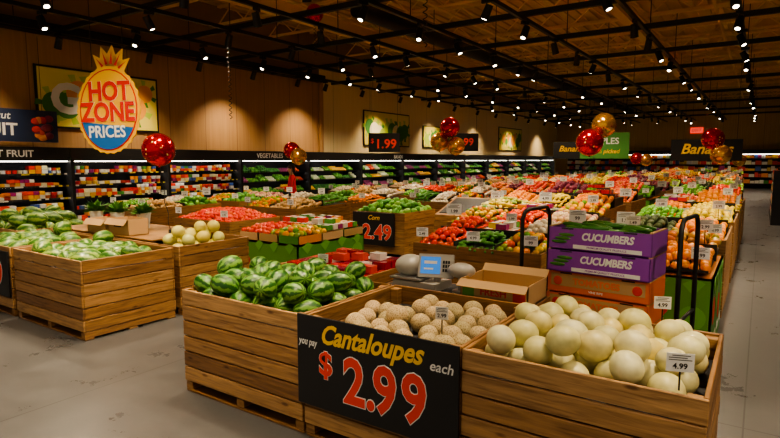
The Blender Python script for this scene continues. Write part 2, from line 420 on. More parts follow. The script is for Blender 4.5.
def card(x, y, z, base, w=0.12, h=0.085, txt='4.99', yaw=0.35, holder=WHITE):
    b = MB(); r = (math.cos(yaw), math.sin(yaw), 0); F = fr((x, y, z), r)
    b.box(-w / 2, w / 2, -h / 2, h / 2, -0.004, 0, holder, F)
    b.text(txt, h * 0.42, BLACKP, F @ Matrix.Translation((0, -h * 0.2, 0.001)), off=0.02)
    for q, (l, rr) in enumerate(((-.42, .42), (-.42, .25), (-.3, .36))): b.box(w * l, w * rr, h * (.12 + q * .12), h * (.16 + q * .12), 0, 0.001, BLACKP, F)
    b.cyl((x, y + 0.004, base), (x, y + 0.004, z - h / 2), 0.004, BLACK, seg=6)
    return b.build('price_card')
card(-0.25, 2.69, 1.0, 0.87, 0.115, 0.085)
card(-1.60, 2.95, 0.95, 0.8, 0.08, 0.08, '2.99')
card(-0.47, 3.79, 1.0, 0.87, 0.1, 0.08)
card(-3.3, 3.79, 1.0, 0.87, 0.1, 0.08)

# left group
bin_(-7.35, -5.8, 2.85, 3.95)
bin_(-7.35, -5.8, 4.02, 5.12)
bin_(-9.0, -7.45, 2.85, 3.95)
bin_(-9.0, -7.45, 4.02, 5.12)
bin_(-10.7, -9.1, 3.6, 4.8)
pile('large_watermelon_pile', (-7.3, -5.85, 2.88, 3.92), 0.102, 24, 0.69, M_WATER2, (0.95, 0.95, 1.4), tries=200)
pile('yellow_melon_pile', (-6.35, -5.83, 4.06, 4.8), 0.08, 20, 0.71, M_YMEL, (1, 1, 1.1), seg=14, rings=9)
pile('large_watermelon_pile', (-8.95, -7.5, 2.88, 3.92), 0.105, 22, 0.70, M_WATER2, (0.95, 0.95, 1.35), seg=14, rings=9, tries=200)
pile('large_watermelon_pile', (-10.65, -9.15, 3.65, 4.75), 0.11, 32, 0.71, M_WATER2, (0.95, 0.95, 1.3), seg=14, rings=9)
b = MB(); b.box(-8.75, -7.46, 2.825, 2.845, 0.24, 0.8, BLACKP); F = fr((-7.98, 2.823, 0.5), (1, 0, 0))
b.text('2.99', 0.42, WHITE, F, off=0.045); b.text('2.99', 0.42, ORG, F @ Matrix.Translation((0, 0, .002)), off=0.025); b.build('price_sign_board')

def carton(b, x0, x1, y0, y1, z0, z1, m=KRAFT, t=0.008, open_=True, M=None):
    b.box(x0, x1, y0, y0 + t, z0, z1, m, M); b.box(x0, x1, y1 - t, y1, z0, z1, m, M)
    b.box(x0, x0 + t, y0, y1, z0, z1, m, M); b.box(x1 - t, x1, y0, y1, z0, z1, m, M); b.box(x0, x1, y0, y1, z0, z0 + t, m, M)
    if not open_: b.box(x0, x1, y0, y1, z1 - t, z1, m, M)
for (cx, cy, w, h) in ((-7.98, 4.06, 0.48, 0.19), (-7.46, 4.08, 0.48, 0.22)):
    b = MB(); carton(b, cx, cx + w, cy, cy + 0.3, 0.885, 0.885 + h)
    b.box(cx + 0.14, cx + 0.32, cy - 0.001, cy, 0.885 + h * .5, 0.885 + h * .68, BLACKP)
    b.box(cx, cx + w, -.1, 0, 0, .005, KRAFT, Matrix.Translation((0, cy, .885 + h)) @ Matrix.Rotation(.9, 4, 'X')); b.build('cardboard_box')
b = MB(); b.box(-8.9, -6.4, 4.05, 5.1, 0.868, 0.884, WOOD); b.build('wooden_shelf_board')
LEAF = mat_rand('plant_leaf', [(0.05, 0.18, 0.025), (0.12, 0.32, 0.05)], 0.5)
POT = mat('pot_foil', (0.62, 0.66, 0.62), 0.4)
def plant(x, y, z):
    b = MB(); b.cyl((x, y, z), (x, y, z + 0.22), 0.07, POT, r1=0.1, seg=14); b.cyl((x, y, z + .22), (x, y, z + 0.235), 0.105, POT, seg=14)
    for i in range(110):
        a = R.uniform(0, 6.28); e = R.uniform(0.05, 1.3); L = R.uniform(0.12, 0.24)
        d = Vector((math.cos(a) * math.cos(e), math.sin(a) * math.cos(e), math.sin(e)))
        p = Vector((x, y, z + 0.23)); q = p + d * L
        s = d.cross(Vector((0, 0, 1))).normalized() * 0.03; mid = p + d * L * .6
        b.add([p[:], (mid + s)[:], (q - Vector((0, 0, .02)))[:], (mid - s)[:]], [(0, 1, 2, 3)], LEAF)
        b.cyl(p, mid, 0.002, LEAF, seg=4)
    b.build('potted_plant')
plant(-8.55, 4.5, 0.885); plant(-8.05, 4.55, 0.885); plant(-7.6, 4.7, .885)

# kinds of produce
K = {}
def kind(n, cols, r, shape=(1, 1, 1), rough=0.35): K[n] = (mat_rand('skin_' + n, cols, rough), r, shape)
kind('tomato', [(0.62, 0.02, 0.008), (0.8, 0.05, 0.015), (0.75, 0.12, 0.02)], 0.042, (1, 1, .85), 0.25)
kind('orange', [(0.9, 0.24, 0.005), (0.95, 0.36, 0.02)], 0.045)
kind('lemon', [(0.88, 0.6, 0.02), (0.8, 0.65, 0.06)], 0.038, (1, 1, 1.3))
kind('red_apple', [(0.5, 0.012, 0.012), (0.68, 0.06, 0.03), (0.7, 0.25, 0.06)], 0.042)
kind('green_apple', [(0.25, 0.46, 0.04), (0.4, 0.55, 0.08)], 0.042)
kind('lime', [(0.07, 0.3, 0.02), (0.18, 0.42, 0.04)], 0.035, (1, 1, 1.2))
kind('cucumber', [(0.03, 0.16, 0.015), (0.09, 0.28, 0.04)], 0.026, (1, 1, 3.6))
kind('summer_squash', [(0.85, 0.56, 0.03), (0.7, 0.64, 0.13), (0.25, 0.42, 0.07)], 0.032, (1, 1, 2.6))
kind('bell_pepper', [(0.75, 0.02, 0.008), (0.9, 0.5, 0.01), (0.06, 0.28, 0.02), (0.85, 0.18, 0.01)], 0.045, (1, 1, 1.1), 0.2)
kind('avocado', [(0.02, 0.04, 0.012), (0.06, 0.09, 0.02)], 0.042, (1, 1, 1.3), 0.6)
kind('onion', [(0.62, 0.38, 0.15), (0.7, 0.54, 0.32), (0.4, 0.08, 0.14)], 0.045)
kind('potato', [(0.45, 0.26, 0.10), (0.52, 0.34, 0.15)], 0.042, (1, .9, 1.4), 0.8)
kind('banana', [(0.88, 0.62, 0.03), (0.8, 0.65, 0.07)], 0.022, (1, 1.2, 4.0))
kind('mango', [(0.7, 0.2, 0.02), (0.45, 0.4, 0.03), (0.6, 0.07, 0.03)], 0.045, (1, .9, 1.3))
kind('leafy_green', [(0.03, 0.18, 0.012), (0.12, 0.36, 0.03), (0.26, 0.48, 0.07)], 0.07, (1, .7, 1.2), 0.6)
kind('peach', [(0.85, 0.3, 0.05), (0.75, 0.12, 0.05)], 0.04)
kind('carrot', [(0.9, 0.24, 0.01), (0.85, 0.33, 0.03)], 0.02, (1, 1, 5.0))
kind('grape', [(0.15, 0.02, 0.06), (0.3, 0.05, 0.09)], 0.05, (1, .8, 1.2), .4)
kind('white_mushroom', [(.7, .62, .48), (.6, .5, .36)], .045)
CLAM = mat_rand('strawberry_pack', [(0.5, 0.02, 0.02), (0.3, 0.015, 0.03), (0.6, 0.08, 0.06), (0.7, 0.66, 0.62), (.2, .015, .05), (.55, .03, .03)], 0.15, 'CONSTANT')
PK3 = mat_rand('bagged_produce', [(.8, .25, .03), (.7, .66, .58), (.1, .35, .06), (.75, .05, .03), (.85, .6, .05), (.3, .03, .15)], .25, 'CONSTANT')
TRAYM = mat('black_tray', (0.015, 0.015, 0.015), 0.5)
def heap_into(b, kn, x0, x1, y0, y1, z, h=0.10, slope=0.0, seg=9, rings=6, s0=0.0):
    m, r, sh = K[kn]; sp = r * 1.75 * max(1, (sh[2] ** 0.45))
    nx = max(1, int((x1 - x0 - 2 * r) / sp)); ny = max(1, int((y1 - y0 - 2 * r) / sp))
    for i in range(nx + 1):
        for j in range(ny + 1):
            fx = i / max(1, nx); fy = j / max(1, ny)
            x = x0 + r + fx * (x1 - x0 - 2 * r) + R.uniform(-.3, .3) * r; y = y0 + r + fy * (y1 - y0 - 2 * r) + R.uniform(-.3, .3) * r
            mh = h * (1 - abs(2 * fx - 1) ** 3) * (1 - abs(2 * fy - 1) ** 3) + s0 + slope * fy + R.uniform(-.25, .45) * r
            if sh[2] > 2: e = Euler((math.pi / 2 + R.uniform(-.2, .2), 0, R.uniform(-.35, .35) + (math.pi / 2 if R.random() < .3 else 0))).to_matrix()
            else: e = rrot()
            b.ell((x, y, z + mh + r * 0.5), (r * sh[0], r * sh[1], r * sh[2]), m, e, seg, rings)
    b.box(x0 + .01, x1 - .01, y0 + .01, y1 - .01, z - 0.02, z + s0 * .6 + 0.005, TRAYM)
def heap(kn, *a, **k):
    b = MB(); heap_into(b, kn, *a, **k); return b.build(kn + '_pile')
def clam_into(b, x0, x1, y0, y1, z, m=CLAM, layers=2):
    w = 0.15; d = 0.12; hh = 0.07
    for L in range(layers):
        x = x0 + L * .06
        while x + w < x1 - L * .06:
            y = y0 + L * .06
            while y + d < y1 - L * .05:
                if R.random() < 0.93 - 0.3 * L:
                    M = Matrix.Translation((x + w / 2, y + d / 2, z + L * (hh + .006))) @ Matrix.Rotation(R.uniform(-.1, .1), 4, 'Z')
                    b.box(-w / 2 + .006, w / 2 - .006, -d / 2 + .006, d / 2 - .006, 0, hh, m, M)
                    if m is PK3: b.box(-w / 2 + .03, w / 2 - .03, -d / 2 + .03, d / 2 - .03, hh, hh + .002, WHITE, M)
                y += d
            x += w
def clams(x0, x1, y0, y1, z, m=CLAM, layers=2, name='strawberry_clamshells'):
    b = MB(); clam_into(b, x0, x1, y0, y1, z, m, layers); return b.build(name)
def island(x0, x1, y0, y1, h, grid, hp=0.1, n=5, slope=0.0, cards=2, pname='assorted_produce_pile', base=None):
    """grid: rows (front to back) of kinds (left to right); one pile object per island"""
    if base is None: bin_(x0, x1, y0, y1, h, n, pad=0.06, bevel=0)
    else: base(x0, x1, y0, y1, h - .1)
    a = x0 + .03; c = y0 + .03; W = (x1 - x0 - .06); D = (y1 - y0 - .06)
    far = y0 > 9; b = MB(); nr = len(grid)
    for j, row in enumerate(grid):
        for i, kn in enumerate(row):
            k = len(row)
            rc = (a + W * i / k + .01, a + W * (i + 1) / k - .01, c + D * j / nr + .01, c + D * (j + 1) / nr - .01)
            s0 = slope * j / nr; zz = h - .04
            if kn == 'clam': b.box(rc[0], rc[1], rc[2], rc[3], zz, zz + s0 + .01, TRAYM); clam_into(b, *rc, zz + s0 + .012)
            elif kn == 'bag': b.box(rc[0], rc[1], rc[2], rc[3], zz, zz + s0 + .01, TRAYM); clam_into(b, *rc, zz + s0 + .012, PK3, 2)
            else: heap_into(b, kn, *rc, zz, hp * (.8 if k > 1 else 1), slope / nr, seg=(7 if far else 10), rings=(5 if far else 7), s0=s0)
            if i: b.box(rc[0] - .018, rc[0] - .006, rc[2], rc[3], h - .05, h + .05 + s0, TRAYM)
        if j: b.box(a, a + W, c + D * j / nr - .006, c + D * j / nr + .006, h - .05, h + .06 + slope * j / nr, TRAYM)
    b.build(pname)
    for i in range(cards):
        f = i / max(1, cards - 1) if cards > 1 else .5
        big = R.random() < .3
        card(x0 + .12 + f * (x1 - x0 - .24), y0 + 0.012, h + (.2 if big else 0.13), h, .22 if big else 0.15, .16 if big else 0.11, R.choice(['1.99', '2.49', '3.99', '99', '4.99']), yaw=R.uniform(0, .5))
    if y1 - y0 > 1.4 and cards:
        ym = y0 + (y1 - y0) * .55
        card(x1 - .15, ym, h + .25 + slope * .5, h, .15, .11, '2.99', yaw=.4); card(x0 + .4, ym, h + .25 + slope * .5, h, .15, .11, '1.49', yaw=.2)

island(-8.9, -7.4, 6.1, 7.3, 0.86, [['tomato']], hp=0.14, pname='tomato_pile')
CG = mat_rand('printed_carton', [(0.05, 0.2, 0.025), (0.42, 0.28, 0.11), (0.10, 0.28, 0.04), (0.6, 0.22, 0.03), (0.07, 0.25, 0.035)], 0.6, 'CONSTANT')
CGL = mat('carton_leaf', (0.13, 0.38, 0.04), 0.6); CGR = mat('carton_red', (0.6, 0.03, 0.02), 0.6)
def gfx_bin(x0, x1, y0, y1, h, name='printed_cardboard_bin'):
    b = MB(); carton(b, x0, x1, y0, y1, 0, h, CG, t=0.02, open_=False)
    n = 4
    for face in (0, 1):
        for i in range(n):
            f = (i + .5) / n
            if face == 0: F = fr((x0 + f * (x1 - x0), y0 - .002, h * .55), (1, 0, 0)); w = (x1 - x0) / n
            else: F = fr((x1 + .002, y0 + f * (y1 - y0), h * .55), (0, 1, 0)); w = (y1 - y0) / n
            cir = [(0.36 * w * math.cos(t * .39), 0.36 * w * math.sin(t * .39)) for t in range(16)]
            b.poly(cir, .003, (CGR, CGL)[i % 2], F @ Matrix.Translation((0, R.uniform(-.1, .1), 0)))
            b.poly([(-.3 * w, .3), (0, .2), (.3 * w, .32), (0, .36)], .004, CGL, F)
            b.text('FRESH', 0.11, WHITE, F @ Matrix.Translation((0, -.28, 0.002)), off=.02, sx=.6)
    return b.build(name)
gfx_bin(-6.35, -5.15, 5.4, 6.9, 0.74)
b = MB()
for i in range(3):
    for j in range(3):
        carton(b, -6.33 + i * .4, -5.95 + i * .4, 5.42 + j * .49, 5.89 + j * .49, 0.745, 0.86, KRAFT if (i + j) % 3 == 0 else CG)
b.build('produce_cartons')
heap('tomato', -6.32, -5.75, 5.43, 6.1, 0.85, 0.06); heap('bell_pepper', -5.73, -5.2, 5.43, 6.1, 0.85, 0.06); clams(-6.3, -5.2, 6.15, 6.88, 0.865, PK3, 2, 'packaged_vegetables')
island(-6.75, -5.55, 8.7, 9.9, 0.9, [['leafy_green']], hp=.15, cards=0, pname='sweet_corn_pile')
b = MB(); b.box(-6.74, -5.75, 8.66, 8.69, 0.24, 0.88, BLACKP); F = fr((-6.23, 8.658, 0.55), (1, 0, 0))
b.text('2.49', 0.4, WHITE, F @ Matrix.Translation((.08, -.06, 0)), off=0.045); b.text('2.49', 0.4, ORG, F @ Matrix.Translation((.08, -.06, .003)), off=0.025)
b.text('$', 0.2, ORG, F @ Matrix.Translation((-.42, 0, .003)), off=0.02); b.text('Corn', .13, YEL, F @ Matrix.Translation((0, .23, .002)), shear=.3, off=.015); b.build('price_sign_board')

# second row behind the melons
bin_(-4.1, -2.95, 3.9, 5.0, 0.84); clams(-4.05, -3.0, 3.95, 4.95, 0.72, layers=3)
bin_(-2.75, -1.36, 3.84, 4.36, 0.80, n=5, pad=0.005)
SC = mat('scale_plastic', (0.42, 0.40, 0.36), 0.4); SCR = mat('scale_screen', (0.03, 0.16, 0.5), 0.2, emit=0.5, emcol=(0.06, 0.3, 0.9))
b = MB(); sx, sy, sz = -2.40, 4.08, 0.796
b.box(sx - .22, sx + .2, sy - .15, sy + .15, sz, sz + .07, SC); b.box(sx - .24, sx + .06, sy - .17, sy + .16, sz + .085, sz + .10, GREYM)
b.cyl((sx - .08, sy, sz + .05), (sx - .08, sy, sz + .09), 0.06, GREYM)
b.ell((sx - .13, sy, sz + .18), (.14, .14, .095), SC, None, 18, 10)
F = fr((sx + .14, sy - .05, sz + .21), (1, .35, 0), (-.1, .3, 1))
b.box(-.14, .16, -.1, .1, -.06, 0, SC, F); b.box(-.12, .05, -.07, .075, 0, .002, SCR, F)
b.box(-.09, .02, .015, .04, 0.002, .003, WHITE, F); b.box(-.09, -.01, -.035, -.02, 0.002, .003, WHITE, F)
for i in range(3):
    for j in range(3): b.box(.07 + i * .022, .086 + i * .022, -.05 + j * .035, -.025 + j * .035, 0, .004, BLACKP, F)
b.cyl((sx + .14, sy, sz + .04), (sx + .14, sy, sz + .16), .03, SC); b.ell((sx + .38, sy - .02, sz + .19), (.12, .1, .065), SC, None, 16, 8)
b.cyl((sx + .36, sy, sz), (sx + .36, sy, sz + .16), .02, SC); b.cyl((sx+.36, sy, sz), (sx+.36, sy, sz+.015), .07, SC)
b.build('produce_scale')
# tomato carton
b = MB(); carton(b, -1.94, -1.38, 3.88, 4.3, 0.802, 0.965, KRAFT)
F = fr((-1.66, 3.879, .88), (1, 0, 0)); b.text('FRESH', .08, CGR, F, off=.03); b.box(-.26, -.16, -.05, .05, 0, .001, CGL, F); b.box(.16, .26, -.05, .05, 0, .001, CGR, F)
b.box(-1.94, -1.38, -.09, 0, 0, .006, KRAFT, Matrix.Translation((0, 3.885, .96)) @ Matrix.Rotation(.5, 4, 'X'))
b.box(-1.94, -1.38, 0, .08, 0, .006, KRAFT, Matrix.Translation((0, 4.3, .96)) @ Matrix.Rotation(.7, 4, 'X'))
b.build('cardboard_box')

# stock cart with cucumber cartons
PUR = mat('purple_print', (0.26, 0.05, 0.42), 0.5); ORB = mat('orange_print', (0.80, 0.17, 0.02), 0.55)
emp = bpy.data.objects.new('stocking_cart', None); scene.collection.objects.link(emp); emp.location = (-1.04, 4.76, 0); emp.rotation_euler = (0, 0, math.radians(-6))
b = MB()
b.box(-.58, .58, -.28, .28, .2, .25, BLACK)
for ex in (-.62, .62):
    pts = [(ex, -.28, .12), (ex, -.28, 1.36)] + [(ex, -.17 - .11 * math.cos(a), 1.36 + .11 * math.sin(a)) for a in (.4, .8, 1.2, 1.57)] + [(ex, .17 + .11 * math.sin(a), 1.36 + .11 * math.cos(a)) for a in (0, .4, .8, 1.2)] + [(ex, .28, 1.36), (ex, .28, .12)]
    b.tube(pts, .018, BLACK)
    b.cyl((ex, -.28, .7), (ex, .28, .7), .014, BLACK); b.cyl((ex, -.28, .3), (ex, .28, .3), .014, BLACK)
    b.box(min(ex, ex * .9), max(ex, ex * .9), -.28, .28, .19, .23, BLACK)
    for wy in (-.22, .22):
        b.cyl((ex * .85, wy - .02, .07), (ex * .85, wy + .02, .07), .07, BLACK, seg=18); b.box(ex * .85 - .03, ex * .85 + .03, wy - .03, wy + .03, .09, .2, BLACK)
b.build('cart_frame', parent=emp)
def pcarton(b, x0, x1, y0, y1, z0, z1, kindm, label, sub):
    carton(b, x0, x1, y0, y1, z0, z1, kindm)
    F = fr(((x0 + x1) / 2, y0 - .001, (z0 + z1) / 2), (1, 0, 0))
    hh = z1 - z0
    if kindm is PUR:
        b.text(label, hh * .46, WHITE, F @ Matrix.Translation((.07, .022, 0)), off=.04, shear=.2, sx=.86)
        b.box(-.2, .34, -hh * .44, -hh * .26, 0, .001, WHITE, F)
        b.text(sub, hh * .13, PUR, F @ Matrix.Translation((.07, -hh * .35, .001)), off=.01)
        for k in range(3): b.ell(F @ Vector((-.32 + .03 * k, -.03 + .03 * k, .0)), (.07, .004, .015), K['cucumber'][0], None, 10, 6)
    else:
        b.box(-.38, .38, -hh * .2, hh * .42, 0, .001, KRAFT, F)
        b.text(label, hh * .42, ORB, F @ Matrix.Translation((0, .015, .001)), off=.035)
        for q in (-.32, .32): b.ell(F @ Vector((q, .01, 0)), (.04, .004, .04), K['tomato'][0], None, 12, 8)
        b.text('VINE RIPE', hh * .16, WHITE, F @ Matrix.Translation((0, -hh * .33, .001)), off=.02)
    for q in (-.25, .25): b.box(q - .05, q + .05, hh * .43, hh * .49, 0, .0012, BLACKP, F)
z = .252; b = MB()
for i in range(6):
    hgt = .176 if i < 4 else .185
    kk, lb, sb = (ORB, 'TOMATOES', '') if i < 4 else (PUR, 'CUCUMBERS', 'PREMIUM QUALITY PRODUCE')
    pcarton(b, -.41, .41, -.22 + .02 * (i % 2), .25, z, z + hgt - .006, kk, lb, sb)
    for ex in (-.4, .4): b.box(ex - .01, ex + .01, -.2, .23, z + hgt - .006, z + hgt + .004, KRAFT)
    z += hgt + .004
for i in range(46):
    e = Euler((math.pi / 2, 0, R.uniform(-.5, .5) + (math.pi / 2))).to_matrix()
    b.ell((R.uniform(-.26, .26), R.uniform(-.17, .2), z - .06 + R.uniform(0, .07)), (.024, .024, .11), K['cucumber'][0], e, 10, 8)
b.build('stacked_produce_cartons', parent=emp)

# middle & right islands
island(-3.5, -1.9, 5.7, 7.0, 0.90, [['tomato', 'cucumber', 'bell_pepper'], ['tomato', 'bag', 'white_mushroom']], hp=.12, slope=.16, cards=3)
island(-1.55, -0.3, 5.7, 7.2, 0.92, [['summer_squash', 'orange'], ['summer_squash', 'mango']], hp=.12, slope=.12, cards=2, base=gfx_bin)
island(-4.0, -1.9, 7.5, 9.2, 0.95, [['bell_pepper', 'tomato', 'onion'], ['summer_squash', 'bag', 'bell_pepper']], hp=.14, slope=.25, cards=3)
island(-1.55, -0.3, 7.6, 9.4, 0.95, [['avocado', 'orange'], ['lime', 'lemon']], hp=.14, slope=.2, cards=2)
pool = ['lime', 'avocado', 'lemon', 'onion', 'red_apple', 'green_apple', 'orange', 'peach', 'banana', 'mango', 'grape', 'bag', 'clam', 'orange', 'red_apple', 'tomato']
poolv = ['bell_pepper', 'tomato', 'leafy_green', 'carrot', 'onion', 'potato', 'white_mushroom', 'cucumber', 'bag', 'lime', 'tomato']
def rgrid(p, c, r): return [[R.choice(p) for _ in range(c)] for _ in range(r)]
for i, y in enumerate([9.9, 12.2, 14.6, 17.2, 20, 23, 26, 29.5, 33]):
    for jx, (xa, xb) in enumerate(((-4.3, -2.2), (-1.6, -0.3) if y < 16 else (-1.9, -.75))):
        island(xa, xb, y, y + 1.75, 0.95 + (0.08 if jx == 0 else 0), rgrid(pool, 3 if jx == 0 else 2, 2), hp=.15, slope=.35, cards=3, base=gfx_bin if R.random() < .2 else None)
for i, y in enumerate([11.0, 13.2, 15.6, 18.4, 21.6, 25, 29, 33]):
    island(-6.9, -5.3, y, y + 1.7, 0.95, rgrid(pool if i % 2 else poolv, 3, 2), hp=.14, slope=.25, cards=2, base=gfx_bin if i % 3 == 1 else None)
for i, y in enumerate([8.0, 10.4, 12.9, 15.6, 19, 23, 27.5, 32]):
    island(-9.2, -7.7, y, y + 1.8, 0.93, rgrid(poolv, 2, 2), hp=.14, slope=.12, cards=2)
for i, y in enumerate([6.4, 8.8, 13.6, 17, 21, 26, 31]):
    island(-11.6, -10.3, y, y + 1.9, 0.92, rgrid(poolv, 2, 2), hp=.14, cards=2)
b = MB()
M = Matrix.Translation((-4.75, 9.2, 0.0))
for k in range(5): b.box(-.42, .42, -.02, .0, .05 + k * .14, .18 + k * .14, WOOD, M); b.box(.40, .42, .0, .9, .05 + k * .14, .18 + k * .14, WOOD, M); b.box(-.42, -.40, .0, .9, .05 + k * .14, .18 + k * .14, WOOD, M)
b.add([(-.42, 0, .86), (.42, 0, .86), (.42, .9, 1.15), (-.42, .9, 1.15), (-.42, 0, .75), (.42, 0, .75), (.42, .9, .75), (-.42, .9, .75)], [(0, 1, 2, 3), (4, 7, 6, 5), (0, 4, 5, 1), (1, 5, 6, 2), (2, 6, 7, 3), (3, 7, 4, 0)], WOOD, M)
b.box(-.36, .36, .08, .85, 0, .012, BLACKP, M @ Matrix.Translation((0, 0, .862)) @ Matrix.Rotation(.312, 4, 'X'))
b.build('slanted_display_table')

# ------------------------------------------------------------------ refrigerated cases on left wall
CASEI = mat('case_interior', (0.03, 0.03, 0.035), 0.5)
LED = mat('led_strip', (1, .95, .85), .5, emit=9, emcol=(1, .93, .8))
STRIP = mat_rand('shelf_tags', [(.015, .015, .015), (.02, .02, .02), (.6, .58, .5), (.55, .45, .05)], .5, 'CONSTANT')
PK1 = mat_rand('package_colors', [(0.7, .03, .02), (.75, .72, .66), (.85, .45, .02), (.6, .06, .03), (.75, .72, .6), (.8, .76, .45), (.75, .2, .03), (.3, .03, .15), (.8, .08, .05)], .3, 'CONSTANT')
PK2 = mat_rand('package_colors_b', [(.8, .78, .72), (.75, .5, .06), (.08, .3, .06), (.75, .06, .03), (.75, .74, .7), (.06, .12, .4), (.85, .3, .02)], .3, 'CONSTANT')
VEG = [mat_rand('veg_a', [(.03, .17, .012), (.1, .36, .03), (.25, .5, .06)], .6), mat_rand('veg_b', [(.02, .12, .012), (.06, .26, .03)], .6),
       mat_rand('veg_c', [(.7, .03, .01), (.8, .17, .02)], .4), mat_rand('veg_d', [(.9, .38, .02), (.9, .62, .05)], .4), mat_rand('veg_e', [(.78, .76, .6), (.6, .68, .3)], .5), mat_rand('veg_f', [(.2, .03, .12), (.4, .05, .16)], .4)]
def case(y0, y1, typ):
    b = MB()
    b.box(-13.98, -13.9, y0, y1, 0, 2.15, CASEI); b.box(-13.98, -12.95, y0, y1, 0, .42, BLACKP); b.box(-12.96, -12.93, y0, y1, .3, .42, GREYM)
    b.box(-13.98, -13.05, y0, y1, 1.88, 2.18, BLACKP)
    b.box(-13.12, -13.06, y0 + .05, y1 - .05, 1.862, 1.88, LED)
    for e in (y0, y1 - .03): b.box(-13.9, -12.95, e, e + .03, .42, 1.9, BLACKP)
    sh = [.44, .76, 1.05, 1.33, 1.6] if typ == 0 else [.5, .85, 1.2, 1.5]
    for k, z in enumerate(sh[1:]):
        xf = -13.02 - .05 * k
        b.box(-13.9, xf, y0 + .03, y1 - .03, z - .02, z, BLACK)
        y = y0 + .03
        while y < y1 - .08: b.box(xf, xf + .012, y, y + .075, z - .03, z + .005, STRIP if typ == 0 else BLACK); y += .08
        b.box(xf - .05, xf - .02, y0 + .05, y1 - .05, z - .03, z - .02, LED)
    b.build('refrigerated_display_case')
    p = MB()
    for k, z in enumerate(sh):
        xf = -13.04 - .05 * k
        y = y0 + .06
        if typ == 0:
            while y < y1 - .2:
                w = R.uniform(.09, .14); n = R.randint(2, 5); hh = R.uniform(.065, .09); m = R.choice([PK1, PK1, PK2]); st = R.choice([1, 2, 2, 3])
                rnd = R.random() < .5
                for a in range(n):
                    if y + w > y1 - .05: break
                    for s in range(st):
                        if z + (s + 1) * hh > (sh[k + 1] if k + 1 < len(sh) else 1.85) - .04: break
                        rx = R.uniform(0, .03)
                        if rnd: p.cyl((xf - .09 - rx, y + w / 2, z + s * hh + .001), (xf - .09 - rx, y + w / 2, z + (s + 1) * hh - .005), w * .42, m, r1=w * .47, seg=9)
                        else: p.box(xf - .2 - rx, xf - .02 - rx, y, y + w - .012, z + s * hh + .001, z + (s + 1) * hh - .005, m)
                    y += w
        else:
            while y < y1 - .25:
                w = R.uniform(.3, .6); m = R.choice([VEG[0], VEG[0], VEG[1], VEG[1], VEG[0], VEG[2], VEG[3], VEG[4], VEG[5]])
                w = min(w, y1 - .06 - y); r = R.choice([.035, .045, .06])
                yy = y + r
                while yy < y + w - r * .5:
                    for q in range(3):
                        p.ell((xf - .08 - q * r * 1.6, yy + R.uniform(-.01, .01), z + r * .8 + q * r * 1.1), (r * 1.1, r * .95, r), m, rrot(), 7, 5)
                    yy += r * 1.7
                y += w + .02
    p.build('packaged_food_rows' if typ == 0 else 'vegetable_rows')
y = -1.0
while y < 11.2: case(y, y + 2.44, 0); y += 2.45
while y < 41: case(y, y + 3.0, 1); y += 3.01
b = MB()
for k in range(5): b.box(-13, 8.4, 44.4, 44.89, .3 + k * .42, .33 + k * .42, BLACK)
b.box(-13, 8.4, 44.9, 44.98, 0, 2.5, BLACKP); b.box(-13, 8.4, 44.3, 44.89, 2.3, 2.6, BLACKP); b.box(-13, 8.4, 44.4, 44.46, 2.27, 2.3, LED)
for k in range(5):
    x = -12.9
    while x < 8.2:
        w = R.uniform(.15, .4); b.box(x, x + w - .02, 44.45, 44.85, .335 + k * .42, .335 + k * .42 + R.uniform(.15, .33), R.choice([PK1, PK2])); x += w
b.build('grocery_shelf')
for (x0, yy0, yy1) in ((.3, 19.5, 24), (.5, 25.5, 31), (.8, 32.5, 38)):
    b = MB()
    b.box(x0, x0 + 1.2, yy0, yy1, 0, .15, BLACKP); b.box(x0 + .55, x0 + .65, yy0, yy1, .15, 1.7, BLACKP); b.box(x0, x0 + 1.2, yy0 - .03, yy0 - .001, 0, 1.6, BLACKP)
    for k in range(3): b.box(x0, x0 + 1.2, yy0, yy1, .5 + k * .38 - .02, .5 + k * .38, BLACK)
    for k in range(4):
        for side in (x0 + .02, x0 + .85):
            y = yy0
            while y < yy1 - .4:
                w = R.uniform(.15, .35); b.box(side, side + .33, y, y + w - .02, .152 if k == 0 else .122 + k * .38, (.152 if k == 0 else .122 + k * .38) + R.uniform(.15, .3), R.choice([PK1, PK2])); y += w
    b.build('grocery_shelf')

